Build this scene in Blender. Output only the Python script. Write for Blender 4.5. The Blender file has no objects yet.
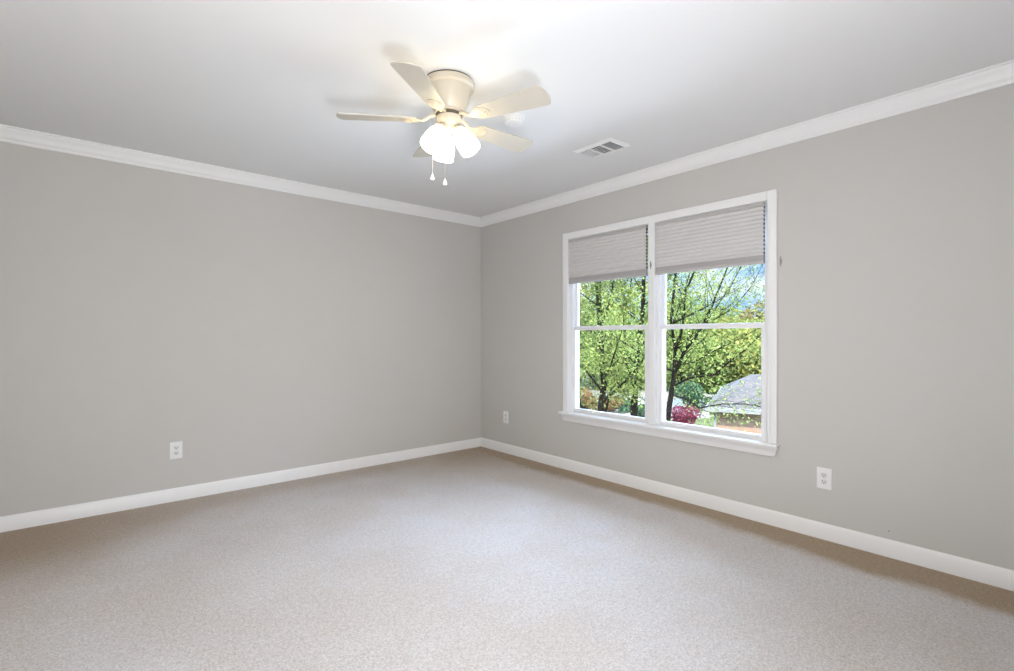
import bpy, bmesh, math, random
from mathutils import Vector, Matrix
import numpy as np

# ------------------------------------------------------------------ camera, sky, lights, exposure
scn = bpy.context.scene
col = scn.collection
RX, RY = Vector((0.7595, -0.6506, 0)), Vector((0.6506, 0.7595, 0))    # photograph's right and forward, in room axes
CAM = Vector((-3.293, -4.272, 1.175))
def cp(right, fwd, z=0.0):
    """a point of the place given by its distance right of and ahead of the tripod"""
    p = CAM + RX * right + RY * fwd
    return Vector((p.x, p.y, z))

cd = bpy.data.cameras.new('camera'); cam = bpy.data.objects.new('camera', cd); col.objects.link(cam)
cd.sensor_width = 36.0; cd.lens = 502 / 1014 * 36.0
cd.clip_start = 0.02; cd.clip_end = 400
cd.shift_y = 0.001
cam.location = CAM
cam.rotation_euler = (math.radians(90), 0, -math.atan2(0.6506, 0.7595))
scn.camera = cam

scn.view_settings.view_transform = 'Standard'
scn.view_settings.look = 'None'
scn.view_settings.gamma = 1.0
scn.view_settings.use_curve_mapping = False
scn.view_settings.exposure = 0.33

w = bpy.data.worlds.new('sky'); scn.world = w; w.use_nodes = True
nt = w.node_tree; nt.nodes.clear()
def N(nt, t, **k):
    n = nt.nodes.new(t)
    for a, b in k.items():
        if a.startswith('_'): setattr(n, a[1:], b)
        else: n.inputs[a.replace('__', ' ')].default_value = b
    return n
tc = N(nt, 'ShaderNodeTexCoord')
mp = N(nt, 'ShaderNodeMapping'); mp.inputs['Scale'].default_value = (1, 1, 2.6)
no = N(nt, 'ShaderNodeTexNoise', Scale=5.5, Detail=6.0, Roughness=0.55)
cr = N(nt, 'ShaderNodeValToRGB')
cr.color_ramp.elements[0].position = 0.46; cr.color_ramp.elements[0].color = (0.33, 0.55, 0.92, 1)
cr.color_ramp.elements[1].position = 0.66; cr.color_ramp.elements[1].color = (0.95, 0.97, 1.0, 1)
bg = N(nt, 'ShaderNodeBackground', Strength=1.25)
ow = N(nt, 'ShaderNodeOutputWorld')
L = nt.links.new
sz = N(nt, 'ShaderNodeSeparateXYZ'); L(tc.outputs['Generated'], sz.inputs[0])
mr = N(nt, 'ShaderNodeMapRange', _interpolation_type='SMOOTHSTEP'); L(sz.outputs['Z'], mr.inputs['Value'])
mr.inputs['From Min'].default_value = 0.18; mr.inputs['From Max'].default_value = 0.48      # the sky brightens towards the sun overhead
mr.inputs['To Min'].default_value = 1.15; mr.inputs['To Max'].default_value = 15.0; L(mr.outputs[0], bg.inputs['Strength'])
L(tc.outputs['Generated'], mp.inputs['Vector']); L(mp.outputs[0], no.inputs['Vector'])
L(no.outputs['Fac'], cr.inputs['Fac']); L(cr.outputs['Color'], bg.inputs['Color']); L(bg.outputs[0], ow.inputs[0])

def light(name, kind, loc, energy, color, size=0.1, rot=None, size_y=None, angle=None):
    d = bpy.data.lights.new(name, kind); d.energy = energy; d.color = color
    if kind == 'AREA':
        d.size = size
        if size_y: d.shape = 'RECTANGLE'; d.size_y = size_y
    elif kind == 'SUN': d.angle = angle
    else: d.shadow_soft_size = size
    o = bpy.data.objects.new(name, d); col.objects.link(o); o.location = loc
    if rot: o.rotation_euler = rot
    return o
# sun high behind the house: it lights the trees and the garden, none of it enters the window
sun = light('sun', 'SUN', (0, 0, 30), 15.0, (1, 0.96, 0.90), angle=math.radians(1.0))
sun.rotation_euler = Vector((0.30, 0.75, -0.85)).to_track_quat('-Z', 'Y').to_euler()
# added fill light facing in from the doorway behind the tripod
hall = light('rear_fill', 'AREA', (-3.05, -4.62, 1.15), 37, (0.97, 0.965, 0.965), size=0.85, size_y=1.9,  # added fill, not a lamp of the hall
             rot=(math.radians(90), 0, 0))
# second fill, added beside the tripod and aimed at the ceiling
bounce_fill = light('ceiling_fill', 'AREA', (-2.75, -4.22, 0.72), 23, (0.93, 0.95, 1.0), size=0.42)
bounce_fill.rotation_euler = Vector((0.55, 0.50, 0.80)).to_track_quat('-Z', 'Y').to_euler()

# ------------------------------------------------------------------ helpers
def tag(o, label=None, cat=None, group=None, kind=None):
    if label: o['label'] = label
    if cat: o['category'] = cat
    if group: o['group'] = group
    if kind: o['kind'] = kind
    return o
def empty(name, loc, rz=0):
    o = bpy.data.objects.new(name, None); col.objects.link(o); o.location = loc; o.rotation_euler.z = rz
    o.empty_display_size = 0.05
    return o
def link(name, bm, mat, parent=None, smooth=False, auto=None):
    me = bpy.data.meshes.new(name)
    bmesh.ops.recalc_face_normals(bm, faces=bm.faces)
    bm.to_mesh(me); bm.free()
    mats = mat if isinstance(mat, (list, tuple)) else [mat]
    for m in mats: me.materials.append(m)
    if smooth:
        me.polygons.foreach_set('use_smooth', [True] * len(me.polygons))
        if auto is not None: me.set_sharp_from_angle(angle=math.radians(auto))
    o = bpy.data.objects.new(name, me); col.objects.link(o)
    if parent is not None: o.parent = parent
    return o
def box(bm, x0, x1, y0, y1, z0, z1, bev=0.0, mi=0):
    x0, x1 = sorted((x0, x1)); y0, y1 = sorted((y0, y1)); z0, z1 = sorted((z0, z1))
    b = bmesh.new() if bev else bm
    vs = [b.verts.new((x, y, z)) for x in (x0, x1) for y in (y0, y1) for z in (z0, z1)]
    for f in ((0, 1, 3, 2), (4, 6, 7, 5), (0, 4, 5, 1), (2, 3, 7, 6), (0, 2, 6, 4), (1, 5, 7, 3)):
        fc = b.faces.new([vs[i] for i in f]); fc.material_index = mi
    if bev:
        bmesh.ops.bevel(b, geom=list(b.edges), offset=bev, segments=2, affect='EDGES', profile=0.6)
        t = bpy.data.meshes.new('t'); b.to_mesh(t); b.free(); bm.from_mesh(t); bpy.data.meshes.remove(t)
    return bm
def lathe(bm, prof, n=40, mat=None, cap0=False, cap1=False):
    """prof: (radius, z) pairs turned about z"""
    M = mat or Matrix()
    rings = []
    for r, z in prof:
        if r < 1e-6: rings.append([bm.verts.new(M @ Vector((0, 0, z)))])
        else: rings.append([bm.verts.new(M @ Vector((r * math.cos(2 * math.pi * i / n), r * math.sin(2 * math.pi * i / n), z))) for i in range(n)])
    for a, b in zip(rings, rings[1:]):
        for i in range(n):
            j = (i + 1) % n
            if len(a) == 1 and len(b) == 1: continue
            if len(a) == 1: bm.faces.new((a[0], b[j], b[i]))
            elif len(b) == 1: bm.faces.new((a[i], a[j], b[0]))
            else: bm.faces.new((a[i], a[j], b[j], b[i]))
    if cap0 and len(rings[0]) > 1: bm.faces.new(rings[0])
    if cap1 and len(rings[-1]) > 1: bm.faces.new(rings[-1])
    return bm
def tube(bm, pts, rads, n=6, caps=True):
    pts = [Vector(p) for p in pts]
    if not hasattr(rads, '__len__'): rads = [rads] * len(pts)
    rings = []; ref = None
    for i, p in enumerate(pts):
        t = (pts[min(i + 1, len(pts) - 1)] - pts[max(i - 1, 0)]).normalized()
        if ref is None: ref = t.orthogonal().normalized()
        else: ref = (ref - t * ref.dot(t)).normalized()
        b = t.cross(ref)
        rings.append([bm.verts.new(p + (ref * math.cos(2 * math.pi * k / n) + b * math.sin(2 * math.pi * k / n)) * rads[i]) for k in range(n)])
    for a, c in zip(rings, rings[1:]):
        for k in range(n): bm.faces.new((a[k], a[(k + 1) % n], c[(k + 1) % n], c[k]))
    if caps: bm.faces.new(rings[0]); bm.faces.new(rings[-1])
    return bm
def extrude_profile(bm, prof, a, b, out, ma=0.0, mb=0.0):
    """sweep profile (outwards, z) from point a to b; ends mitred by ma/mb times the outward distance"""
    a = Vector(a); b = Vector(b); d = (b - a).normalized(); out = Vector(out)
    ra = [bm.verts.new(a + out * p + Vector((0, 0, z)) + d * (ma * p)) for p, z in prof]
    rb = [bm.verts.new(b + out * p + Vector((0, 0, z)) - d * (mb * p)) for p, z in prof]
    n = len(prof)
    for i in range(n): bm.faces.new((ra[i], ra[(i + 1) % n], rb[(i + 1) % n], rb[i]))
    bm.faces.new(ra); bm.faces.new(rb)
    return bm

# ------------------------------------------------------------------ materials
def mat(name, color, rough=0.6, spec=0.5, metal=0.0, bump=None, vary=None, emit=None, sub=None):
    m = bpy.data.materials.new(name); m.use_nodes = True; t = m.node_tree
    p = t.nodes['Principled BSDF']
    p.inputs['Base Color'].default_value = (*color, 1); p.inputs['Roughness'].default_value = rough
    p.inputs['Metallic'].default_value = metal; p.inputs['Specular IOR Level'].default_value = spec
    if emit: p.inputs['Emission Color'].default_value = (*emit[0], 1); p.inputs['Emission Strength'].default_value = emit[1]
    if vary:        # (scale, amount)
        tcn = N(t, 'ShaderNodeTexCoord'); nz = N(t, 'ShaderNodeTexNoise', Scale=vary[0], Detail=4.0)
        r = N(t, 'ShaderNodeValToRGB'); k = vary[1]
        r.color_ramp.elements[0].position = 0.3; r.color_ramp.elements[1].position = 0.7
        r.color_ramp.elements[0].color = (*[c * (1 - k) for c in color], 1)
        r.color_ramp.elements[1].color = (*[min(1, c * (1 + k)) for c in color], 1)
        t.links.new(tcn.outputs['Object'], nz.inputs['Vector']); t.links.new(nz.outputs['Fac'], r.inputs['Fac'])
        t.links.new(r.outputs['Color'], p.inputs['Base Color'])
    if bump:        # (scale, strength, distance)
        tcn = N(t, 'ShaderNodeTexCoord'); nz = N(t, 'ShaderNodeTexNoise', Scale=bump[0], Detail=3.0)
        b = N(t, 'ShaderNodeBump', Strength=bump[1], Distance=bump[2])
        t.links.new(tcn.outputs['Object'], nz.inputs['Vector']); t.links.new(nz.outputs['Fac'], b.inputs['Height'])
        t.links.new(b.outputs['Normal'], p.inputs['Normal'])
    return m
M = {}
M['wall'] = mat('greige_wall_paint', (0.59, 0.577, 0.552), 0.7, 0.25, bump=(160, 0.12, 0.002), vary=(0.8, 0.015))
M['ceiling'] = mat('white_ceiling_paint', (0.80, 0.80, 0.80), 0.85, 0.15, bump=(90, 0.1, 0.002))
M['trim'] = mat('white_trim_paint', (0.86, 0.86, 0.86), 0.35, 0.45)
M['vinyl'] = mat('white_window_vinyl', (0.86, 0.86, 0.88), 0.35, 0.45)
M['plastic'] = mat('white_plastic', (0.85, 0.85, 0.85), 0.35, 0.5)
M['socket'] = mat('socket_plastic', (0.74, 0.74, 0.74), 0.4, 0.5)
M['dark'] = mat('dark_slot', (0.03, 0.03, 0.035), 0.6)
M['fan'] = mat('cream_fan_enamel', (0.58, 0.52, 0.42), 0.32, 0.5)
M['blade'] = mat('cream_fan_blade', (0.55, 0.515, 0.445), 0.38, 0.5, vary=(14, 0.02))
M['fanshadow'] = mat('shadow_gap_ring', (0.10, 0.085, 0.06), 0.5)  # dark tone stands for the shade in the fan's ring gaps
M['brass'] = mat('aged_chain_metal', (0.72, 0.68, 0.6), 0.3, metal=1.0)
M['vent'] = mat('white_vent_enamel', (0.84, 0.84, 0.84), 0.4)
M['ventdark'] = mat('duct_inside', (0.22, 0.22, 0.23), 0.8)
M['cleat'] = mat('clear_grey_plastic', (0.35, 0.33, 0.30), 0.3)
M['cord'] = mat('shade_cord', (0.72, 0.72, 0.72), 0.8)
M['subfloor'] = mat('hall_floor', (0.5, 0.45, 0.4), 0.7)

# lit glass lamp shade: frosted glass, glowing from the bulb within
g = bpy.data.materials.new('lit_frosted_glass'); g.use_nodes = True; t = g.node_tree; p = t.nodes['Principled BSDF']
p.inputs['Base Color'].default_value = (0.9, 0.86, 0.78, 1); p.inputs['Roughness'].default_value = 0.3
p.inputs['Emission Color'].default_value = (1.0, 0.83, 0.52, 1); p.inputs['Emission Strength'].default_value = 6.5
M['shadeglass'] = g
M['bulb'] = mat('lit_bulb', (0.9, 0.9, 0.85), 0.3, emit=((1.0, 0.90, 0.76), 450.0))

# window glass: clear thin pane
g = bpy.data.materials.new('window_glass'); g.use_nodes = True; t = g.node_tree; t.nodes.clear()
tr = N(t, 'ShaderNodeBsdfTransparent', Color=(0.97, 0.98, 0.97, 1)); gl = N(t, 'ShaderNodeBsdfGlossy', Roughness=0.02)
lw = N(t, 'ShaderNodeFresnel', IOR=1.35); mx = N(t, 'ShaderNodeMixShader'); om = N(t, 'ShaderNodeOutputMaterial')
t.links.new(lw.outputs[0], mx.inputs[0]); t.links.new(tr.outputs[0], mx.inputs[1]); t.links.new(gl.outputs[0], mx.inputs[2]); t.links.new(mx.outputs[0], om.inputs[0])
M['glass'] = g

# pleated shade fabric: light passes through it
g = bpy.data.materials.new('pleated_fabric'); g.use_nodes = True; t = g.node_tree; t.nodes.clear()
df = N(t, 'ShaderNodeBsdfDiffuse', Color=(0.80, 0.78, 0.77, 1)); tl = N(t, 'ShaderNodeBsdfTranslucent', Color=(0.72, 0.70, 0.69, 1))
mx = N(t, 'ShaderNodeMixShader', Fac=0.18); om = N(t, 'ShaderNodeOutputMaterial')
t.links.new(df.outputs[0], mx.inputs[1]); t.links.new(tl.outputs[0], mx.inputs[2]); t.links.new(mx.outputs[0], om.inputs[0])
M['fabric'] = g
M['cellshadow'] = mat('cell_shadow_fill', (0.06, 0.06, 0.065), 0.7)
M['rail'] = mat('shade_rail', (0.50, 0.48, 0.48), 0.5)

# carpet: cut pile, lighter away from the left wall, shade and soiling painted brown along both walls and their corner
def carpet_mat():
    m = bpy.data.materials.new('beige_carpet'); m.use_nodes = True; t = m.node_tree; p = t.nodes['Principled BSDF']
    p.inputs['Roughness'].default_value = 0.95; p.inputs['Specular IOR Level'].default_value = 0.1
    p.inputs['Sheen Weight'].default_value = 0.25; p.inputs['Sheen Roughness'].default_value = 0.5
    Lk = t.links.new
    ge = N(t, 'ShaderNodeNewGeometry'); sp = N(t, 'ShaderNodeSeparateXYZ'); Lk(ge.outputs['Position'], sp.inputs[0])
    def math_(op, a, b=None, c=None, clamp=False):
        n = N(t, 'ShaderNodeMath', _operation=op, _use_clamp=clamp)
        for i, v in enumerate((a, b, c)):
            if v is None: continue
            if isinstance(v, (int, float)): n.inputs[i].default_value = v
            else: Lk(v, n.inputs[i])
        return n.outputs[0]
    def noise(scale, detail=3.0, rough=0.5, vec=None):
        n = N(t, 'ShaderNodeTexNoise', Scale=scale, Detail=detail, Roughness=rough); Lk(vec or ge.outputs['Position'], n.inputs['Vector']); return n.outputs['Fac']
    def ss(v, a, b):
        n = N(t, 'ShaderNodeMapRange', _interpolation_type='SMOOTHSTEP'); Lk(v, n.inputs['Value'])
        n.inputs['From Min'].default_value = a; n.inputs['From Max'].default_value = b; return n.outputs[0]
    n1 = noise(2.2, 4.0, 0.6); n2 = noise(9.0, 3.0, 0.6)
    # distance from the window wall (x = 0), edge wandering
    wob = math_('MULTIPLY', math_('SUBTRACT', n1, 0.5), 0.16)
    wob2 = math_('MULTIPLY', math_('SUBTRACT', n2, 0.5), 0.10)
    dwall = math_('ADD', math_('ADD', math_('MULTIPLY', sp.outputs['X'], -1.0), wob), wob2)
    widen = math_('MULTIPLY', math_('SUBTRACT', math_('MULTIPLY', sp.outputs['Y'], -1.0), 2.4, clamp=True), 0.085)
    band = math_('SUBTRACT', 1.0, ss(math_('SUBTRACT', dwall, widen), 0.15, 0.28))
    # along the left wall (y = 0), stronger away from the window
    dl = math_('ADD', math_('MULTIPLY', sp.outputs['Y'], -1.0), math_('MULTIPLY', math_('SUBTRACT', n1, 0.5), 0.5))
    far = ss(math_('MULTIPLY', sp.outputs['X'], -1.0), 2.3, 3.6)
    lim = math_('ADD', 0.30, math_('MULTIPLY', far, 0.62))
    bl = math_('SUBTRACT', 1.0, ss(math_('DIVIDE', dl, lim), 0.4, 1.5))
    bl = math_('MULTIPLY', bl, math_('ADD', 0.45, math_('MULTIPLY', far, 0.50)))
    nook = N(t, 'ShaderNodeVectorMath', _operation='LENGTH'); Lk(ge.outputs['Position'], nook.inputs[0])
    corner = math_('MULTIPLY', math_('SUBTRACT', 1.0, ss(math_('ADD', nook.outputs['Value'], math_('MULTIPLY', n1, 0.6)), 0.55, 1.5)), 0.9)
    shade_soil = math_('MAXIMUM', math_('MAXIMUM', band, bl), corner)
    # colours
    mixA = N(t, 'ShaderNodeMix', _data_type='RGBA'); mixA.inputs['A'].default_value = (0.57, 0.508, 0.46, 1); mixA.inputs['B'].default_value = (0.635, 0.607, 0.60, 1)
    from_left = ss(math_('MULTIPLY', sp.outputs['Y'], -1.0), 0.3, 2.6)
    Lk(math_('ADD', math_('MULTIPLY', from_left, 0.5), math_('MULTIPLY', ss(noise(1.6, 5.0, 0.65), 0.38, 0.62), 0.5)), mixA.inputs['Factor'])
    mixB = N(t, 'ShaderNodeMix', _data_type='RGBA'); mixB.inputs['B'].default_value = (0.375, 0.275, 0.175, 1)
    Lk(mixA.outputs['Result'], mixB.inputs['A']); Lk(shade_soil, mixB.inputs['Factor'])
    # pile speckle
    spk = noise(110.0, 3.0, 0.75); spk2 = noise(42.0, 2.0, 0.6)
    f = math_('ADD', math_('MULTIPLY', ss(spk, 0.3, 0.7), 0.42), math_('MULTIPLY', ss(spk2, 0.3, 0.7), 0.12))
    f = math_('ADD', f, 0.73)
    mixC = N(t, 'ShaderNodeVectorMath', _operation='SCALE'); Lk(mixB.outputs['Result'], mixC.inputs[0]); Lk(f, mixC.inputs['Scale'])
    Lk(mixC.outputs[0], p.inputs['Base Color'])
    hb = math_('ADD', spk, math_('MULTIPLY', spk2, 0.8))
    b = N(t, 'ShaderNodeBump', Strength=0.8, Distance=0.008); Lk(hb, b.inputs['Height']); Lk(b.outputs['Normal'], p.inputs['Normal'])
    return m
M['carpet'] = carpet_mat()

def leaf_mat(name, c1, c2, trans=0.35):
    m = bpy.data.materials.new(name); m.use_nodes = True; t = m.node_tree; t.nodes.clear()
    ge = N(t, 'ShaderNodeNewGeometry'); r = N(t, 'ShaderNodeValToRGB')
    r.color_ramp.elements[0].color = (*c1, 1); r.color_ramp.elements[1].color = (*c2, 1)
    df = N(t, 'ShaderNodeBsdfDiffuse'); tl = N(t, 'ShaderNodeBsdfTranslucent'); mx = N(t, 'ShaderNodeMixShader', Fac=trans); om = N(t, 'ShaderNodeOutputMaterial')
    t.links.new(ge.outputs['Random Per Island'], r.inputs['Fac'])
    for s in (df, tl): t.links.new(r.outputs['Color'], s.inputs['Color'])
    t.links.new(df.outputs[0], mx.inputs[1]); t.links.new(tl.outputs[0], mx.inputs[2]); t.links.new(mx.outputs[0], om.inputs[0])
    return m
M['bark'] = mat('dark_bark', (0.0045, 0.0033, 0.0024), 0.9, 0.03, vary=(12, 0.35), bump=(30, 0.4, 0.01))
M['leaf'] = leaf_mat('spring_leaves', (0.025, 0.055, 0.005), (0.26, 0.285, 0.085), 0.45)
M['leaf2'] = leaf_mat('pale_spring_leaves', (0.06, 0.10, 0.02), (0.22, 0.25, 0.085), 0.45)
M['leaf3'] = leaf_mat('olive_leaves', (0.09, 0.10, 0.02), (0.22, 0.21, 0.06), 0.4)
M['leafrust'] = leaf_mat('rust_leaves', (0.08, 0.04, 0.02), (0.17, 0.115, 0.045), 0.4)
M['leafdark'] = leaf_mat('evergreen_leaves', (0.015, 0.04, 0.02), (0.08, 0.13, 0.07), 0.25)
M['azalea'] = leaf_mat('azalea_blossom', (0.035, 0.005, 0.010), (0.19, 0.045, 0.065), 0.3)
M['grass'] = mat('lawn', (0.045, 0.05, 0.018), 0.9, 0.1, vary=(0.6, 0.35))
M['bounce_slab'] = mat('white_bounce', (0.82, 0.81, 0.79), 0.8, vary=(1.5, 0.04))
M['drive'] = mat('pale_concrete', (0.12, 0.105, 0.095), 0.85, vary=(0.7, 0.08))
M['sidingwhite'] = mat('white_painted_wood', (0.15, 0.145, 0.14), 0.6)

def brick_mat():
    m = bpy.data.materials.new('tan_brick'); m.use_nodes = True; t = m.node_tree; p = t.nodes['Principled BSDF']; p.inputs['Roughness'].default_value = 0.9
    tcn = N(t, 'ShaderNodeTexCoord'); mpn = N(t, 'ShaderNodeMapping'); mpn.inputs['Rotation'].default_value = (math.radians(90), 0, 0)
    b = N(t, 'ShaderNodeTexBrick', Scale=1.0); b.inputs['Color1'].default_value = (0.20, 0.10, 0.055, 1); b.inputs['Color2'].default_value = (0.24, 0.14, 0.085, 1)
    b.inputs['Mortar'].default_value = (0.14, 0.115, 0.095, 1); b.inputs['Brick Width'].default_value = 0.22; b.inputs['Row Height'].default_value = 0.075; b.inputs['Mortar Size'].default_value = 0.01
    t.links.new(tcn.outputs['Object'], mpn.inputs[0]); t.links.new(mpn.outputs[0], b.inputs['Vector']); t.links.new(b.outputs['Color'], p.inputs['Base Color'])
    return m
M['brick'] = brick_mat()
def shingle_mat():
    m = bpy.data.materials.new('asphalt_shingle'); m.use_nodes = True; t = m.node_tree; p = t.nodes['Principled BSDF']; p.inputs['Roughness'].default_value = 0.95
    tcn = N(t, 'ShaderNodeTexCoord')
    nz = N(t, 'ShaderNodeTexVoronoi', Scale=5.0); nz2 = N(t, 'ShaderNodeTexNoise', Scale=9.0, Detail=4.0)
    r = N(t, 'ShaderNodeValToRGB'); r.color_ramp.elements[0].color = (0.006, 0.004, 0.003, 1); r.color_ramp.elements[1].color = (0.045, 0.029, 0.021, 1)
    r.color_ramp.elements[0].position = 0.25; r.color_ramp.elements[1].position = 0.75
    ad = N(t, 'ShaderNodeMix', _data_type='RGBA'); ad.inputs['Factor'].default_value = 0.5
    t.links.new(tcn.outputs['Object'], nz.inputs['Vector']); t.links.new(tcn.outputs['Object'], nz2.inputs['Vector'])
    t.links.new(nz.outputs['Color'], ad.inputs['A']); t.links.new(nz2.outputs['Color'], ad.inputs['B']); t.links.new(ad.outputs['Result'], r.inputs['Fac']); t.links.new(r.outputs['Color'], p.inputs['Base Color'])
    return m
M['shingle'] = shingle_mat()

# ------------------------------------------------------------------ room shell
XW, YS, HC, T = -3.77, -4.45, 2.435, 0.12           # side wall, rear wall, ceiling height, wall thickness
def struct(name, bm, m, label=None, parent=None, **k):
    o = link(name, bm, m, parent, **k); o['kind'] = 'structure'
    if label: o['label'] = label
    return o
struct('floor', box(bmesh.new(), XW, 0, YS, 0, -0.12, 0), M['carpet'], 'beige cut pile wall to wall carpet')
struct('ceiling', box(bmesh.new(), XW - T, T, YS - T, T, HC, HC + 0.12), M['ceiling'], 'smooth white painted ceiling')
struct('wall_left', box(bmesh.new(), XW - T, T, 0, T, -0.12, HC), M['wall'], 'plain greige wall left of the corner')
WL, WR, WB, WT, MUL0, MUL1 = -1.269, -2.946, 0.51, 2.027, -2.086, -2.140
bm = bmesh.new()
box(bm, 0, T, WL, 0, -0.12, HC); box(bm, 0, T, YS - T, WR, -0.12, HC); box(bm, 0, T, WR, WL, -0.12, WB - 0.02); box(bm, 0, T, WR, WL, WT, HC)
struct('wall_right', bm, M['wall'], 'greige wall holding the twin window')
struct('wall_side', box(bmesh.new(), XW - T, XW, YS - T, 0, -0.12, HC), M['wall'], 'greige wall beside the tripod')
bm = bmesh.new()
DX0, DX1, DH = -3.5, -2.6, 2.03
box(bm, XW, DX0, YS - T, YS, -0.12, HC); box(bm, DX1, 0, YS - T, YS, -0.12, HC); box(bm, DX0, DX1, YS - T, YS, DH, HC); box(bm, DX0, DX1, YS - T, YS, -0.12, 0)
struct('wall_rear', bm, M['wall'], 'greige wall with an open doorway behind the tripod')
# hall beyond the doorway
bm = bmesh.new()
hx0, hx1, hy = XW - T, -2.2, YS - T - 1.2
box(bm, hx0 - .1, hx0, hy, YS - T, -0.12, HC); box(bm, hx1, hx1 + .1, hy, YS - T, -0.12, HC); box(bm, hx0 - .1, hx1 + .1, hy - .1, hy, -0.12, HC); box(bm, hx0, hx1, hy, YS - T, HC, HC + .1)
struct('wall_hall', bm, M['wall'], 'greige hall walls beyond the doorway')
struct('floor_hall', box(bmesh.new(), hx0, hx1, hy, YS - T, -0.12, 0.0), M['subfloor'], 'hall floor beyond the doorway')

crown = [(0, -.088), (.008, -.088), (.012, -.082), (.014, -.074), (.022, -.068), (.027, -.052), (.036, -.036), (.046, -.026), (.050, -.020), (.052, -.012), (.060, -.009), (.060, 0), (0, 0)]
base = [(0, 0.0), (.014, 0.0), (.014, .070), (.011, .078), (.009, .086), (.004, .092), (0, .092)]
runs = [('left', (XW, 0, 0), (0, 0, 0), (0, -1, 0)), ('right', (0, 0, 0), (0, YS, 0), (-1, 0, 0)),
        ('rear', (0, YS, 0), (XW, YS, 0), (0, 1, 0)), ('side', (XW, YS, 0), (XW, 0, 0), (1, 0, 0))]
for i, (s, a, b, o_) in enumerate(runs):
    up = Vector((0, 0, HC - 0.0))
    bm = extrude_profile(bmesh.new(), crown, Vector(a) + up, Vector(b) + up, o_, 1, 1)
    struct('trim_%d' % (i + 1), bm, M['trim'], 'white crown moulding on the %s wall' % s, smooth=True, auto=38)
    if s != 'rear':
        bm = extrude_profile(bmesh.new(), base, a, b, o_, 1, 1)
    else:
        bm = extrude_profile(bmesh.new(), base, a, (DX1 + .06, YS, 0), o_, 1, 0)
        extrude_profile(bm, base, (DX0 - .06, YS, 0), b, o_, 0, 1)
    struct('baseboard_%s' % s, bm, M['trim'], 'white baseboard along the %s wall' % s, smooth=True, auto=38)
# casing of the doorway behind the tripod
bm = bmesh.new()
box(bm, DX0 - .06, DX0, YS, YS + .016, 0, DH + .06, .004); box(bm, DX1, DX1 + .06, YS, YS + .016, 0, DH + .06, .004); box(bm, DX0, DX1, YS, YS + .016, DH, DH + .06, .004)
struct('trim_5', bm, M['trim'], 'white casing around the open doorway')

# ------------------------------------------------------------------ twin window
cas = lambda bm, *a: box(bm, *a, 0.004)
bm = bmesh.new(); CT = 0.018
cas(bm, -CT, 0, -1.208, WL, WB, 2.086); cas(bm, -CT, 0, WR, -3.003, WB, 2.086); cas(bm, -CT, 0, WL, WR, WT, 2.086); cas(bm, -CT, T - .02, MUL0, MUL1, WB, WT)
for a_, b_ in ((WL, WL - .002), (WR + .002, WR)): box(bm, -.001, .024, a_, b_, WB, WT)
box(bm, -.001, .024, WL, WR, WT - .002, WT)
# backband bead on the inner edge
for y0, y1 in ((WL + .012, WL + .02), (WR - .02, WR - .012)): box(bm, -CT - .003, -CT, y0, y1, WB, 2.02, .001)
struct('trim_6', bm, M['trim'], 'white casing and mullion of the twin window')
# stool and apron: moulded, returned at both ends
sp = [(0, .430), (.016, .430), (.020, .438), (.022, .452), (.030, .474), (.038, .484), (.040, .490), (.050, .492), (.053, .500), (.050, .509), (.046, .511), (0, .511)]
bm = extrude_profile(bmesh.new(), [(p, z) for p, z in sp], (0, -1.215 + .028, 0), (0, -2.985 - .032, 0), (-1, 0, 0), 0, 0)
for v in bm.verts:       # returns: the ends draw in towards the bottom
    k = max(0.0, min(1.0, (.492 - v.co.z) / .06)) * 0.030
    if v.co.y > -1.5: v.co.y -= k
    else: v.co.y += k
box(bm, 0, T - .01, WR, WL, WB - .02, WB - .0005)
struct('trim_7', bm, M['trim'], 'white moulded window stool and apron', smooth=True, auto=35)

def window_unit(name, ya, yb, lower, upper, label):
    """ya/yb jamb edges, g0/g1 visible glass edges (Y, decreasing towards photo right)"""
    root = empty(name, (0.05, (ya + yb) / 2, WB)); root['kind'] = 'structure'; root['label'] = label
    inv = Matrix.Translation(-root.location)
    def P(nm, bm, m, par=root, **k):
        bmesh.ops.transform(bm, matrix=inv, verts=bm.verts); return link(nm, bm, m, par, **k)
    bm = bmesh.new(); j = .012
    box(bm, 0.024, T, ya, ya - j, WB, WT); box(bm, 0.024, T, yb, yb + j, WB, WT); box(bm, 0.024, T, ya - j, yb + j, WT - j, WT); box(bm, 0.034, T + .02, ya - j, yb + j, WB, WB + .012)
    # parting stops and tracks
    for x0, x1 in ((.026, .033), (.0675, .0695)):
        box(bm, x0, x1, ya - j, ya - j - .008, WB + .012, WT - j); box(bm, x0, x1, yb + j, yb + j + .008, WB + .012, WT - j)
    P('window_frame', bm, M['vinyl'])
    def sash(nm, x0, x1, z0, z1, gz0, gz1, g0, g1):
        bm = bmesh.new(); a, b = ya - j - .001, yb + j + .001; c = .003
        box(bm, x0, x1, a, g0, z0, z1, c); box(bm, x0, x1, g1, b, z0, z1, c)
        box(bm, x0 + .0005, x1 - .0005, g0 + .001, g1 - .001, z0, gz0, c); box(bm, x0 + .0005, x1 - .0005, g0 + .001, g1 - .001, gz1, z1, c)
        s = P(nm, bm, M['vinyl'])
        xm = (x0 + x1) / 2
        P('glass_pane', box(bmesh.new(), xm - .001, xm + .001, g0 + .004, g1 - .004, gz0 - .004, gz1 + .004), M['glass'], s)
        return s
    lo = sash('lower_sash', .034, .066, WB + .013, 1.262, .543, 1.230, *lower)
    up = sash('upper_sash', .070, .102, 1.236, WT - j - .001, 1.266, WT - .06, *upper)
    ym = (ya + yb) / 2
    bm = bmesh.new()
    for yy in (ym + .2, ym - .2): box(bm, .027, .035, yy - .03, yy + .03, .520, .532, .002)
    P('sash_lift', bm, M['vinyl'], lo)
    return root
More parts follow.
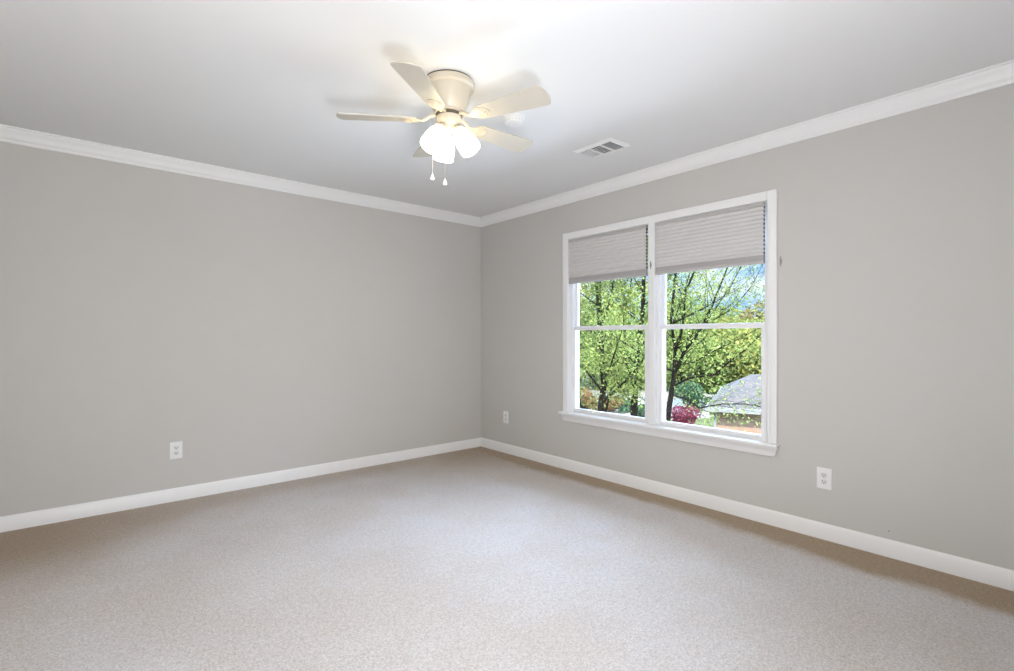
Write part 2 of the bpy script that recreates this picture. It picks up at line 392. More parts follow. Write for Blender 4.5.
window_unit('window_1', WL, MUL0, (-1.302, -2.022), (-1.302, -2.030), 'white double hung window left of the mullion')
window_unit('window_2', MUL1, WR, (-2.168, -2.889), (-2.171, -2.896), 'white double hung window right of the mullion')

# cellular shades
def cell_shade(ya, yb, label):
    """mounted inside the jambs, let down to about a quarter of the window"""
    root = empty('cellular_shade', (0.012, (ya + yb) / 2, WT - .003))
    tag(root, label, 'window shade', 'cellular shades at the top of the twin window')
    inv = Matrix.Translation(-root.location)
    def P(nm, bm, m, par=root, **k):
        bmesh.ops.transform(bm, matrix=inv, verts=bm.verts); return link(nm, bm, m, par, **k)
    zt, zb = WT - .003, 1.637
    xc = 0.006
    P('head_rail', box(bmesh.new(), xc - .014, xc + .016, ya, yb, zt - .018, zt - .0005, .002), M['rail'])
    z0, z1 = zt - .018, 1.690; n = 12
    bm = bmesh.new()
    for side in (-1, 1):
        prev = None
        for i in range(2 * n + 1):
            z = z0 + (z1 - z0) * i / (2 * n); off = (.0125 if i % 2 else .0045) * side
            v = [bm.verts.new((xc + off, y, z)) for y in (ya - .001, yb + .001)]
            if prev: bm.faces.new((prev[0], prev[1], v[1], v[0]))
            prev = v
    P('pleated_fabric', bm, M['fabric'])
    bm = bmesh.new()       # dark fill for the shade inside each hollow cell, seen at its end
    for i in range(n):
        zc = z0 + (z1 - z0) * (2 * i + 1) / (2 * n); hh = (z0 - z1) / (2 * n) * .80; d_ = .0100
        ra = [bm.verts.new((xc + a_, ya - .0012, zc + b_)) for a_, b_ in ((-d_, 0), (0, hh), (d_, 0), (0, -hh))]
        rb = [bm.verts.new((xc + a_, yb - .0002, zc + b_)) for a_, b_ in ((-d_, 0), (0, hh), (d_, 0), (0, -hh))]
        for k_ in range(4): bm.faces.new((ra[k_], ra[(k_ + 1) % 4], rb[(k_ + 1) % 4], rb[k_]))
        bm.faces.new(ra); bm.faces.new(rb)
    P('shadow_fill', bm, M['cellshadow'])
    bm = bmesh.new()       # closed pleats gathered above the bottom rail
    k = 7
    for i in range(k):
        a = 1.690 - i * .0042; box(bm, xc - .0135, xc + .0135, ya - .001, yb + .001, a - .0034, a)
    P('gathered_pleats', bm, M['rail'])
    P('bottom_rail', box(bmesh.new(), xc - .015, xc + .015, ya, yb, zb, 1.660, .003), M['rail'])
    yc = yb + (ya - yb) * .13
    P('lift_cord', tube(bmesh.new(), [(xc - .0135, yc, zt - .01), (xc - .0150, yc, 1.75), (xc - .0150, yc, 1.65)], .0008, 6), M['cord'])
    return root
cell_shade(WL - .005, MUL0 + .026, 'grey pleated cellular shade in the window left of the mullion')
cell_shade(MUL1 - .004, WR + .025, 'grey pleated cellular shade in the window right of the mullion')

def cleat(loc, out, label):
    root = empty('cord_cleat', loc); tag(root, label, 'cord cleat', 'cord cleats of the shades')
    root.rotation_euler.z = 0
    bm = box(bmesh.new(), -.006 * 1, 0, -.006, .006, -.014, .014, .002)
    link('cleat_base', bm, M['cleat'], root)
    bm = tube(bmesh.new(), [(-.004, 0, -.030), (-.011, 0, -.022), (-.011, 0, .022), (-.004, 0, .030)], [.002, .0032, .0032, .002], 8)
    link('cleat_horn', bm, M['cleat'], root, smooth=True)
cleat((0, -3.022, 1.638), -1, 'small grey cord cleat on the wall right of the window casing')
cleat((-.018, -2.112, 1.712), -1, 'small grey cord cleat on the white mullion between the shades')

# ------------------------------------------------------------------ outlets
def outlet(wall, pos, z, label):
    root = empty('wall_outlet', (pos, -.0005, z) if wall == 'left' else (-.0005, pos, z), 0 if wall == 'left' else -math.pi / 2)
    tag(root, label, 'electrical outlet', 'duplex outlets on the walls')
    # local frame: x across, y into the wall, front is -y
    W2, H2 = .038, .0605
    bm = box(bmesh.new(), -W2, W2, -.006, 0, -H2, H2, .002); link('cover_plate', bm, M['plastic'], root, smooth=True, auto=30)
    for s in (-1, 1):
        bm = bmesh.new(); zc = s * .0195
        pts = []
        for i in range(32):
            a = 2 * math.pi * i / 32; x = .0172 * math.cos(a); zz = .0172 * math.sin(a); zz = max(-.0135, min(.0135, zz)); pts.append((x, zz))
        f = [bm.verts.new((x, -.0085, zc + zz)) for x, zz in pts]; b = [bm.verts.new((x, -.0055, zc + zz)) for x, zz in pts]
        bm.faces.new(f)
        for i in range(32): bm.faces.new((f[i], f[(i + 1) % 32], b[(i + 1) % 32], b[i]))
        r = link('receptacle', bm, M['socket'], root)
        bm = bmesh.new()
        box(bm, -.0078, -.0052, -.0092, -.0080, zc - .002, zc + .0075); box(bm, .0052, .0078, -.0092, -.0080, zc - .001, zc + .0065)
        Mx = Matrix.Translation((0, -.0080, zc - .0075)) @ Matrix.Rotation(math.pi / 2, 4, 'X')
        lathe(bm, [(0, .0012), (.0030, .0012), (.0030, 0)], 12, Mx)
        link('socket_slots', bm, M['dark'], r)
    Mx = Matrix.Translation((0, -.006, 0)) @ Matrix.Rotation(math.pi / 2, 4, 'X')
    link('screw', lathe(bmesh.new(), [(0, .0014), (.0028, .0010), (.0034, 0)], 14, Mx), M['brass'], root, smooth=True)
    return root
outlet('left', -2.754, .361, 'white duplex outlet low on the plain wall left of the corner')
outlet('right', -.416, .360, 'white duplex outlet low on the wall between the corner and the window')
outlet('right', -3.258, .353, 'white duplex outlet low on the wall right of the window')

# small nail hole mark on the wall
o = link('wall_nail', lathe(bmesh.new(), [(0, .006), (.004, .005), (.004, .0)], 12, Matrix.Translation((0, -3.563, .136)) @ Matrix.Rotation(-math.pi / 2, 4, 'Y')), M['cleat'])
tag(o, 'tiny grey nail head in the wall just above the baseboard', 'nail')

# ------------------------------------------------------------------ ceiling register
def vent():
    cx, cy = -.622, -2.128
    root = empty('ceiling_vent', (cx, cy, HC)); tag(root, 'white three-way air register on the ceiling above the window side', 'air vent')
    hx, hy = .105, .160
    bm = bmesh.new(); bw = .028
    # sloped flange
    zo, zi = -.002, -.011
    O = [(-hx, -hy), (hx, -hy), (hx, hy), (-hx, hy)]; I = [(-hx + bw, -hy + bw), (hx - bw, -hy + bw), (hx - bw, hy - bw), (-hx + bw, hy - bw)]
    S = [(-hx, -hy), (hx, -hy), (hx, hy), (-hx, hy)]
    r0 = [bm.verts.new((x, y, 0)) for x, y in O]; r1 = [bm.verts.new((x, y, zo)) for x, y in O]
    r2 = [bm.verts.new((x, y, zi)) for x, y in [(-hx + .02, -hy + .02), (hx - .02, -hy + .02), (hx - .02, hy - .02), (-hx + .02, hy - .02)]]
    r3 = [bm.verts.new((x, y, zi)) for x, y in I]; r4 = [bm.verts.new((x, y, -.001)) for x, y in I]
    for a, b in ((r0, r1), (r1, r2), (r2, r3), (r3, r4)):
        for i in range(4): bm.faces.new((a[i], a[(i + 1) % 4], b[(i + 1) % 4], b[i]))
    for yy in (-.044, .044): box(bm, -hx + bw, hx - bw, yy - .006, yy + .006, -.0105, -.002)
    link('frame', bm, M['vent'], root)
    link('duct_opening', box(bmesh.new(), -hx + bw, hx - bw, -hy + bw, hy - bw, -.0015, -.0003), M['ventdark'], root)
    def slat(x0, x1, y0, y1, ax, ang):
        bm = bmesh.new(); box(bm, x0, x1, y0, y1, -.0006, .0006)
        c = Vector(((x0 + x1) / 2, (y0 + y1) / 2, 0))
        R = Matrix.Translation(c + Vector((0, 0, -.0062))) @ Matrix.Rotation(ang, 4, ax) @ Matrix.Translation(-c)
        bmesh.ops.transform(bm, matrix=R, verts=bm.verts); link('slat', bm, M['vent'], root)
    X0, X1 = -hx + bw, hx - bw
    for k in range(7):     # centre bank: across
        x = X0 + (X1 - X0) * (k + .5) / 7
        slat(x - .0045, x + .0045, -.038, .038, 'Y', math.radians(-50))
    for k in range(7):
        y = .050 + (hy - bw - .050) * (k + .5) / 7
        slat(X0, X1, -y - .0045, -y + .0045, 'X', math.radians(48))
        slat(X0, X1, y - .0026, y + .0026, 'X', math.radians(-12))
vent()

# smoke detector
root = empty('smoke_detector', (-1.380, -2.100, HC)); tag(root, 'round white smoke detector on the ceiling behind a fan blade', 'smoke detector')
link('mounting_plate', lathe(bmesh.new(), [(0, 0), (.064, 0), (.064, -.008), (.058, -.010), (0, -.010)], 40), M['plastic'], root, smooth=True, auto=35)
link('detector_body', lathe(bmesh.new(), [(.056, -.010), (.058, -.016), (.055, -.026), (.050, -.034), (.040, -.038), (.030, -.0385), (.030, -.036), (.026, -.036), (.026, -.040), (0, -.041)], 40), M['plastic'], root, smooth=True, auto=35)
bm = bmesh.new()
for i in range(18):
    a = 2 * math.pi * i / 18; b = box(bmesh.new(), .0535, .0565, -.004, .004, -.030, -.018)
    bmesh.ops.transform(b, matrix=Matrix.Rotation(a, 4, 'Z'), verts=b.verts); t_ = bpy.data.meshes.new('t'); b.to_mesh(t_); b.free(); bm.from_mesh(t_); bpy.data.meshes.remove(t_)
link('vent_slots', bm, M['socket'], root)

# ------------------------------------------------------------------ ceiling fan
FX, FY = -1.894, -2.198
YAW = -math.atan2(0.6506, 0.7595)                 # photo-right axis in room axes
fan = empty('ceiling_fan', (FX, FY, HC)); tag(fan, 'cream flush-mount ceiling fan with five blades and three lit glass shades', 'ceiling fan')
ZF = lambda z: z - HC
def az(deg): return math.radians(deg) + YAW
link('mounting_shadow_gap', lathe(bmesh.new(), [(0, ZF(2.435)), (.119, ZF(2.435)), (.119, ZF(2.429)), (.10, ZF(2.429))], 56), M['fanshadow'], fan, smooth=True, auto=30)
link('motor_housing', lathe(bmesh.new(), [(.0, ZF(2.4285)), (.121, ZF(2.4285)), (.1255, ZF(2.425)), (.1265, ZF(2.412)), (.1255, ZF(2.402)), (.120, ZF(2.397)), (.112, ZF(2.394)), (.110, ZF(2.388)),
      (.107, ZF(2.376)), (.101, ZF(2.352)), (.094, ZF(2.325)), (.083, ZF(2.300)), (.074, ZF(2.286)), (.074, ZF(2.281)), (.074, ZF(2.274)), (0, ZF(2.274))], 56), M['fan'], fan, smooth=True, auto=30)
link('flywheel', lathe(bmesh.new(), [(0, ZF(2.2735)), (.060, ZF(2.2735)), (.066, ZF(2.270)), (.066, ZF(2.262)), (0, ZF(2.262))], 48), M['fanshadow'], fan, smooth=True, auto=30)
link('switch_housing', lathe(bmesh.new(), [(0, ZF(2.2615)), (.058, ZF(2.2615)), (.062, ZF(2.258)), (.062, ZF(2.240)), (.058, ZF(2.228)), (.048, ZF(2.217)), (.040, ZF(2.212)), (.036, ZF(2.196)), (.026, ZF(2.188)), (.014, ZF(2.183)),
      (.011, ZF(2.176)), (.013, ZF(2.170)), (.009, ZF(2.163)), (0, ZF(2.160))], 48), M['fan'], fan, smooth=True, auto=35)
# one blade, along +x, pitched; copies turned about the axis
def blade_mesh():
    bm = bmesh.new(); n = 16
    x0, x1 = .155, .542
    def half(x):       # half width along the blade
        u = (x - x0) / (x1 - x0)
        return .046 + .021 * min(1, u / .85)
    out = []
    # root: rounded end
    for i in range(9):
        a = math.pi / 2 + math.pi * i / 8
        out.append((x0 + .028 + .028 * math.cos(a), half(x0) * math.sin(a)))
    for x in np.linspace(x0 + .06, x1 - .026, 6): out.append((x, -half(x)))
    for i in range(1, 8):
        a = -math.pi / 2 + (math.pi / 2) * i / 8
        out.append((x1 - .026 + .014 * math.cos(a), -(half(x1) - .014) + .014 * math.sin(a)))
    # slightly bowed tip
    for k in range(1, 8):
        u = -1 + 2 * k / 8; out.append((x1 - .012 + .012 * (1 - u * u), u * (half(x1) - .014)))
    for i in range(1, 8):
        a = (math.pi / 2) * i / 8
        out.append((x1 - .026 + .014 * math.cos(a), (half(x1) - .014) + .014 * math.sin(a)))
    for x in np.linspace(x1 - .026, x0 + .06, 6): out.append((x, half(x)))
    th = .0028
    a = [bm.verts.new((x, y, th)) for x, y in out]; b = [bm.verts.new((x, y, -th)) for x, y in out]
    bm.faces.new(a); bm.faces.new(b)
    for i in range(len(out)): bm.faces.new((a[i], a[(i + 1) % len(out)], b[(i + 1) % len(out)], b[i]))
    edges = [e for e in bm.edges if abs(e.verts[0].co.z - e.verts[1].co.z) < 1e-6]
    bmesh.ops.bevel(bm, geom=edges, offset=.0012, segments=2, affect='EDGES')
    return bm
def plate(bm, outline, z0, z1, bev=.001):
    b = bmesh.new()
    A = [b.verts.new((x, y, z1)) for x, y in outline]; B = [b.verts.new((x, y, z0)) for x, y in outline]
    b.faces.new(A); b.faces.new(B)
    for i in range(len(outline)): b.faces.new((A[i], A[(i + 1) % len(outline)], B[(i + 1) % len(outline)], B[i]))
    if bev:
        ed = [e for e in b.edges if abs(e.verts[0].co.z - e.verts[1].co.z) < 1e-6]; bmesh.ops.bevel(b, geom=ed, offset=bev, segments=1, affect='EDGES')
    t_ = bpy.data.meshes.new('t'); b.to_mesh(t_); b.free(); bm.from_mesh(t_); bpy.data.meshes.remove(t_); return bm
PITCH = math.radians(12)
ZB = ZF(2.243)
def blade(deg):
    Rz = Matrix.Rotation(az(deg), 4, 'Z')
    # CCW side lower
    Rp = Matrix.Rotation(-PITCH, 4, 'X')
    bm = blade_mesh(); bmesh.ops.transform(bm, matrix=Rz @ Matrix.Translation((0, 0, ZB)) @ Rp, verts=bm.verts)
    bl = link('fan_blade', bm, M['blade'], fan)
    # blade iron: arm from the flywheel widening to a scalloped plate under the blade
    bm = bmesh.new()
    pts = []
    prof = [(.125, .012), (.145, .016), (.158, .030), (.172, .038), (.190, .040), (.208, .037), (.224, .027), (.234, .012)]
    pts = [(x, -h) for x, h in prof] + [(.237, 0)] + [(x, h) for x, h in reversed(prof)]
    plate(bm, pts, -.0065, -.0031, .001)
    # raised rim of the plate
    rim = [(.160, -.024), (.180, -.031), (.200, -.029), (.215, -.018), (.220, 0), (.215, .018), (.200, .029), (.180, .031), (.160, .024)]
    tube(bm, [(x, y, -.0072) for x, y in rim], .0022, 6)
    for x, y in ((.178, -.014), (.178, .014), (.205, 0)): lathe(bm, [(0, -.0095), (.0035, -.009), (.0045, -.0064)], 10, Matrix.Translation((x, y, 0)))
    bmesh.ops.transform(bm, matrix=Matrix.Translation((0, 0, ZB)) @ Rp, verts=bm.verts)
    za = ZF(2.266) - ZB
    tube(bm, [(.058, 0, ZB + za), (.080, 0, ZB + za), (.098, 0, ZB + za * .75), (.115, 0, ZB + .002), (.135, 0, ZB - .004)], [.008, .009, .0085, .009, .006], 10)
    bmesh.ops.transform(bm, matrix=Rz, verts=bm.verts)
    ir = link('blade_iron', bm, M['fan'], fan, smooth=True, auto=40)
for d in (-102.5, -30.5, 41.5, 113.5, 185.5): blade(d)
# lamps
TILT = math.radians(33)
def lamp(deg):
    Rz = Matrix.Rotation(az(deg), 4, 'Z')
    neck = Vector((.040, 0, ZF(2.203)))
    D = Vector((math.sin(TILT), 0, -math.cos(TILT)))
    rot = D.to_track_quat('Z', 'Y').to_matrix().to_4x4()
    A = Rz @ Matrix.Translation(neck) @ rot
    bm = tube(bmesh.new(), [(.022, 0, ZF(2.212)), (.034, 0, ZF(2.213)), tuple(neck + D * .004)], [.009, .009, .010], 12)
    bmesh.ops.transform(bm, matrix=Rz, verts=bm.verts)
    lathe(bm, [(0, -.004), (.018, -.004), (.024, .002), (.026, .012), (.024, .018), (0, .018)], 28, A)
    arm = link('lamp_holder', bm, M['fan'], fan, smooth=True, auto=40)
    prof = [(.020, .012), (.025, .016), (.033, .026), (.041, .044), (.047, .066), (.0505, .090), (.0520, .112), (.0520, .128), (.0515, .138)]
    inner = [(r - .003, z) for r, z in reversed(prof)]
    sh = link('lamp_shade', lathe(bmesh.new(), prof + [(.0500, .1392)] + inner, 36, A), M['shadeglass'], fan, smooth=True)
    bm = lathe(bmesh.new(), [(.010, .016), (.012, .030), (.017, .046), (.023, .066), (.026, .082), (.023, .098), (.014, .110), (0, .114)], 24, A)
    link('bulb', bm, M['bulb'], sh, smooth=True)
    p_ = fan.location + (A @ Vector((0, 0, .150)))
for d in (-14, 112, -136): lamp(d)
# pull chains
def chain(px_off, fw, ztop, zend):
    Rz = Matrix.Rotation(YAW, 4, 'Z'); bm = bmesh.new()
    top = Vector((px_off * .8, fw, ztop)); 
    n = 30
    pts = [(px_off, fw, ZF(ztop)), (px_off, fw, ZF(zend + .03))]
    tube(bm, pts, .0007, 6)
    L_ = ztop - zend - .03
    for i in range(int(L_ / .006)):
        z = ztop - i * .006
        bmesh.ops.create_icosphere(bm, subdivisions=1, radius=.0016, matrix=Matrix.Translation((px_off, fw, ZF(z))))
    bmesh.ops.transform(bm, matrix=Rz, verts=bm.verts)
    c = link('pull_chain', bm, M['brass'], fan)
    bm = lathe(bmesh.new(), [(0, .034), (.0025, .032), (.003, .026), (.0065, .018), (.010, .009), (.0105, .004), (.008, .0), (0, -.001)], 18, Matrix.Translation((px_off, fw, ZF(zend))))
    bmesh.ops.transform(bm, matrix=Rz, verts=bm.verts)
    link('pull_knob', bm, M['plastic'], c, smooth=True)
chain(-.084, .012, 2.235, 1.952)
chain(-.012, -.062, 2.235, 1.905)

# ------------------------------------------------------------------ outside
GZ = -4.5
bm = bmesh.new(); c0 = [cp(-60, -25, GZ), cp(90, -25, GZ), cp(140, 160, GZ), cp(-60, 160, GZ)]
c1 = [v - Vector((0, 0, .3)) for v in c0]
A = [bm.verts.new(v) for v in c0]; B = [bm.verts.new(v) for v in c1]
bm.faces.new(A); bm.faces.new(B)
for i in range(4): bm.faces.new((A[i], A[(i + 1) % 4], B[(i + 1) % 4], B[i]))
struct('ground', bm, M['grass'], 'lawn of the gardens below the window')
bm = bmesh.new()
def slab(bm, pts, z0, z1):
    A = [bm.verts.new((p.x, p.y, z1)) for p in pts]; B = [bm.verts.new((p.x, p.y, z0)) for p in pts]
    bm.faces.new(A); bm.faces.new(B)
    for i in range(len(pts)): bm.faces.new((A[i], A[(i + 1) % len(pts)], B[(i + 1) % len(pts)], B[i]))
slab(bm, [cp(5.5, 34), cp(14.2, 35), cp(18.5, 47), cp(8.0, 46)], GZ, GZ + .03)
slab(bm, [cp(-10, 46), cp(60, 49), cp(60, 55), cp(-10, 52)], GZ, GZ + .03)
o = link('driveway', bm, M['drive']); o['kind'] = 'structure'; o['label'] = 'pale concrete driveway and street'

bm = bmesh.new(); slab(bm, [Vector((.4, -9, 0)), Vector((9, -9, 0)), Vector((9, 7, 0)), Vector((.4, 7, 0))], GZ, GZ + .03)  # unseen pale slab, added to throw sunlight up through the window
o = link('bounce_slab', bm, M['bounce_slab']); o['kind'] = 'structure'; o['label'] = 'added unseen white slab below the window, bouncing sunlight'
rng = np.random.default_rng(7)
def leaf_mesh(name, centres, size, m, parent=None):
    """one small folded quad per leaf, turned at random"""
    c = np.asarray(centres); n = len(c)
    u = rng.normal(size=(n, 3)); u /= np.linalg.norm(u, axis=1)[:, None]
    v = rng.normal(size=(n, 3)); v -= u * (u * v).sum(1)[:, None]; v /= np.linalg.norm(v, axis=1)[:, None]
    s = size * rng.uniform(.55, 1.25, size=(n, 1))
    P_ = np.stack([c - u * s, c + v * s * .55, c + u * s, c - v * s * .55], 1).reshape(-1, 3)
    me = bpy.data.meshes.new(name); me.vertices.add(4 * n); me.vertices.foreach_set('co', P_.astype(np.float32).ravel())
    me.loops.add(4 * n); me.loops.foreach_set('vertex_index', np.arange(4 * n, dtype=np.int32))
    me.polygons.add(n); me.polygons.foreach_set('loop_start', np.arange(0, 4 * n, 4, dtype=np.int32)); 
    me.update(calc_edges=True); me.materials.append(m)
    o = bpy.data.objects.new(name, me); col.objects.link(o)
    if parent is not None: o.parent = parent
    return o
class Tree:
    def __init__(s, seed): s.r = random.Random(seed); s.bm = bmesh.new(); s.tips = []
    def branch(s, p, d, length, rad, depth, up=.25, spread=.7, kids=3):
        r = s.r; n = 5; pts = [p.copy()]; rads = [rad]; dd = d.normalized()
        for i in range(n):
            dd = (dd + Vector((r.gauss(0, .13), r.gauss(0, .13), r.gauss(0, .08) + up * .12))).normalized()
            p = p + dd * (length / n); pts.append(p.copy()); rads.append(rad * (1 - .6 * (i + 1) / n))
        tube(s.bm, pts, rads, 5 if depth < 2 else 7, False)
        s.finish(pts, rads, depth, length, up, spread, kids)
    def finish(s, pts, rads, depth, length, up, spread, kids):
        r = s.r
        if depth <= 1:
            for q in pts[2:] if depth == 1 else pts[1:]: s.tips.append(q)
        if depth == 0: return
        for k in range(kids):
            i = r.randint(max(1, len(pts) // 3), len(pts) - 1); base = pts[i]
            t = (pts[i] - pts[i - 1]).normalized()
            v = Vector((r.gauss(0, 1), r.gauss(0, 1), r.gauss(0, .6) + up)); v = (v - t * v.dot(t)).normalized()
            nd = (t + v * spread).normalized()
            s.branch(base, nd, length * r.uniform(.5, .75), max(.004, rads[i] * .6), depth - 1, up, spread, kids)
def tree(name, base, seed, trunk, limbs, label, cat, leafm, leafsize, perTip, jitter, depth=2, kids=3, group=None, spread=.75):
    root = empty(name, base); tag(root, label, cat, group)
    T_ = Tree(seed)
    pts = [Vector(p) for p, _ in trunk]; rads = [r for _, r in trunk]
    tube(T_.bm, pts, rads, 10, False)
    for L_ in limbs:
        lp = [Vector(p) for p, _ in L_]; lr = [r for _, r in L_]
        tube(T_.bm, lp, lr, 7, False)
        length = sum((b - a).length for a, b in zip(lp, lp[1:]))
        # side twigs all along the limb
        for i in range(1, len(lp)):
            for k in range(kids):
                u = T_.r.random(); q = lp[i - 1].lerp(lp[i], u); t = (lp[i] - lp[i - 1]).normalized()
                v = Vector((T_.r.gauss(0, 1), T_.r.gauss(0, 1), T_.r.gauss(0, .7) + .2)); v = (v - t * v.dot(t)).normalized()
                T_.branch(q, (t + v * spread).normalized(), T_.r.uniform(.8, 1.7) * min(1.4, .35 + length * .12), max(.006, lr[i] * .45), depth - 1, .2, spread, 3)
        T_.branch(lp[-1], lp[-1] - lp[-2], 1.6, lr[-1], 1, .3, spread, 3)
    inv = Matrix.Translation(-Vector(base)); bmesh.ops.transform(T_.bm, matrix=inv, verts=T_.bm.verts)
    link('trunk', T_.bm, M['bark'], root, smooth=True)
    tips = np.array([tuple(q - Vector(base)) for q in T_.tips])
    c = np.repeat(tips, perTip, 0); c = c + rng.normal(scale=jitter, size=c.shape)
    leaf_mesh('foliage', c, leafsize, leafm, root)
    return root
def pp(x, y, d):      # a point seen d metres ahead
    return cp((x - 507) / 502 * d, d, 1.175 + (336.5 - y) / 502 * d)
def wander(a, b, n, amp, rd, seed):
    r = random.Random(seed); o = []
    for i in range(n + 1):
        u = i / n; q = a.lerp(b, u) + Vector((r.gauss(0, amp), r.gauss(0, amp), 0)) * (1 if 0 < i < n else 0)
        o.append((q, rd[0] + (rd[1] - rd[0]) * u))
    return o
def auto_limbs(axis, seed, n, z0, z1, lmin, lmax, r0):
    """limbs leaving a trunk all round between two heights"""
    r = random.Random(seed); out = []
    for k in range(n):
        u = (k + r.random() * .6) / n; z = z0 + (z1 - z0) * u
        i = max(j for j in range(len(axis)) if axis[j][0].z <= z) if z > axis[0][0].z else 0
        i = min(i, len(axis) - 2); f = (z - axis[i][0].z) / max(.01, axis[i + 1][0].z - axis[i][0].z); p = axis[i][0].lerp(axis[i + 1][0], max(0, min(1, f)))
        a = 2.4 * k + r.random(); Lg = lmin + (lmax - lmin) * (1 - u) * r.uniform(.8, 1.2)
        d = Vector((math.cos(a), math.sin(a), r.uniform(.35, .9))).normalized(); rr = r0 * (1 - .6 * u)
        pts = [(p, rr)]; q = p.copy()
        for s in range(4):
            d = (d + Vector((r.gauss(0, .12), r.gauss(0, .12), .06))).normalized(); q = q + d * Lg / 4; pts.append((q.copy(), rr * (1 - .2 * (s + 1))))
        out.append(pts)
    return out

# the three near trees
d1 = 16.0
ax1 = [(pp(598, 336.5, d1) * 1.0, .15)]
b1 = cp((601 - 507) / 502 * d1, d1, GZ)
ax1 = [(b1, .16), (pp(601, 405, d1), .10), (pp(604, 385, d1), .095), (pp(601, 350, d1), .09), (pp(600, 320, d1), .085), (pp(598, 285, d1), .09), (pp(601, 240, d1), .06), (pp(600, 170, d1), .03)]
tree('leafy_tree', b1, 3, ax1, auto_limbs(ax1, 5, 15, -2.2, 5.5, 1.6, 3.6, .05), 'dark straight trunked tree in young leaf at the left of the left window', 'tree', M['leaf'], .048, 8, .15, kids=2)
d2 = 17.5
b2 = cp((635 - 507) / 502 * d2, d2, GZ)
ax2 = [(b2, .16), (pp(634, 410, d2), .13), (pp(635, 385, d2), .11), (pp(638, 350, d2), .09), (pp(643, 310, d2), .075), (pp(644, 270, d2), .06), (pp(650, 200, d2), .03)]
l2 = [[(pp(635, 388, d2), .06), (pp(626, 362, d2 + .3), .05), (pp(624, 320, d2 + .5), .045), (pp(624, 296, d2 + .6), .035), (pp(616, 260, d2 + .8), .02)],
      [(pp(624, 312, d2 + .5), .03), (pp(630, 290, d2 + .4), .025), (pp(634, 262, d2 + .3), .015)]]
tree('leafy_tree', b2, 9, ax2, l2 + auto_limbs(ax2, 11, 13, -1.8, 5.5, 1.5, 3.2, .045), 'forked bright green tree at the right of the left window', 'tree', M['leaf'], .048, 8, .15, kids=2)
d3 = 12.5
b3 = cp((664 - 507) / 502 * d3, d3, GZ)
ax3 = [(b3, .14), (pp(667, 422, d3), .075), (pp(671, 395, d3), .060), (pp(674, 375, d3), .050), (pp(675, 350, d3), .038), (pp(671, 320, d3), .030), (pp(676, 270, d3), .03), (pp(676, 200, d3), .015)]
def limb3(pts, r0, r1, dd=0.0, wd=.0):
    n = len(pts) - 1
    return [(pp(x, y, d3 + dd * i / n), r0 + (r1 - r0) * i / n) for i, (x, y) in enumerate(pts)]
l3 = [limb3([(675, 352), (681, 335), (684, 315), (686, 290), (698, 262), (702, 235)], .035, .012, -.6),
      limb3([(674, 376), (684, 352), (700, 331), (712, 306), (724, 276), (738, 240)], .045, .014, -.8),
      limb3([(684, 352), (702, 328), (716, 308), (733, 282), (748, 252)], .03, .010, .9),
      limb3([(704, 325), (724, 314), (738, 303), (751, 287), (764, 262)], .016, .007, .5),
      limb3([(673, 386), (690, 378), (714, 375), (729, 362), (745, 350), (765, 330)], .028, .010, -.9),
      limb3([(676, 366), (694, 362), (712, 352), (735, 341), (757, 329), (775, 318)], .020, .008, .8),
      limb3([(671, 395), (684, 398), (700, 408), (722, 404), (745, 404), (768, 408)], .022, .008, -.4),
      limb3([(675, 350), (672, 325), (682, 300), (690, 272), (690, 240)], .022, .010, .5)]
tree('leafy_tree', b3, 21, ax3, l3 + auto_limbs(ax3, 14, 5, -1.0, 5.0, 1.2, 2.0, .03), 'slender leaning tree with long branches fanning across the right window', 'tree', M['leaf2'], .036, 3, .15, kids=3, spread=.9)

# bushy shapes: shrubs and far trees
def bushy(name, base, w_, h_, n, size, m, label, cat, stem=True, group=None, seed=1, z0=0.0, lobes=9):
    root = empty(name, base); tag(root, label, cat, group)
    r = np.random.default_rng(seed); pts = []
    lc = r.uniform(-1, 1, size=(lobes, 3)) * [w_ * .32, w_ * .32, (h_ - z0) * .30]; lc[:, 2] += z0 + (h_ - z0) * .5
    lr = r.uniform(.22, .36, size=lobes) * max(w_, (h_ - z0)) ; 
    k = r.integers(0, lobes, size=n); v = r.normal(size=(n, 3)); v /= np.linalg.norm(v, axis=1)[:, None]
    rad = lr[k] * r.uniform(.55, 1.0, size=n) ** .5
    c = lc[k] + v * rad[:, None] * [1, 1, min(1.0, h_ / w_)]
    c = c[c[:, 2] > .02]
    leaf_mesh('foliage', c, size, m, root)
    bm = bmesh.new(); rr = random.Random(seed)
    tube(bm, [(0, 0, 0), (rr.uniform(-.1, .1), rr.uniform(-.1, .1), h_ * .4), (rr.uniform(-.2, .2), rr.uniform(-.2, .2), h_ * .8)], [w_ * .03, w_ * .022, w_ * .008], 7, False)
    for i in range(6):
        a = lc[i % lobes]; tube(bm, [(0, 0, h_ * .3 * rr.random() + .1 * h_), (a[0] * .5, a[1] * .5, a[2] * .7), tuple(a)], [w_ * .014, w_ * .01, w_ * .004], 5, False)
    link('stem' if h_ < 3 else 'trunk', bm, M['bark'], root, smooth=True)
    return root
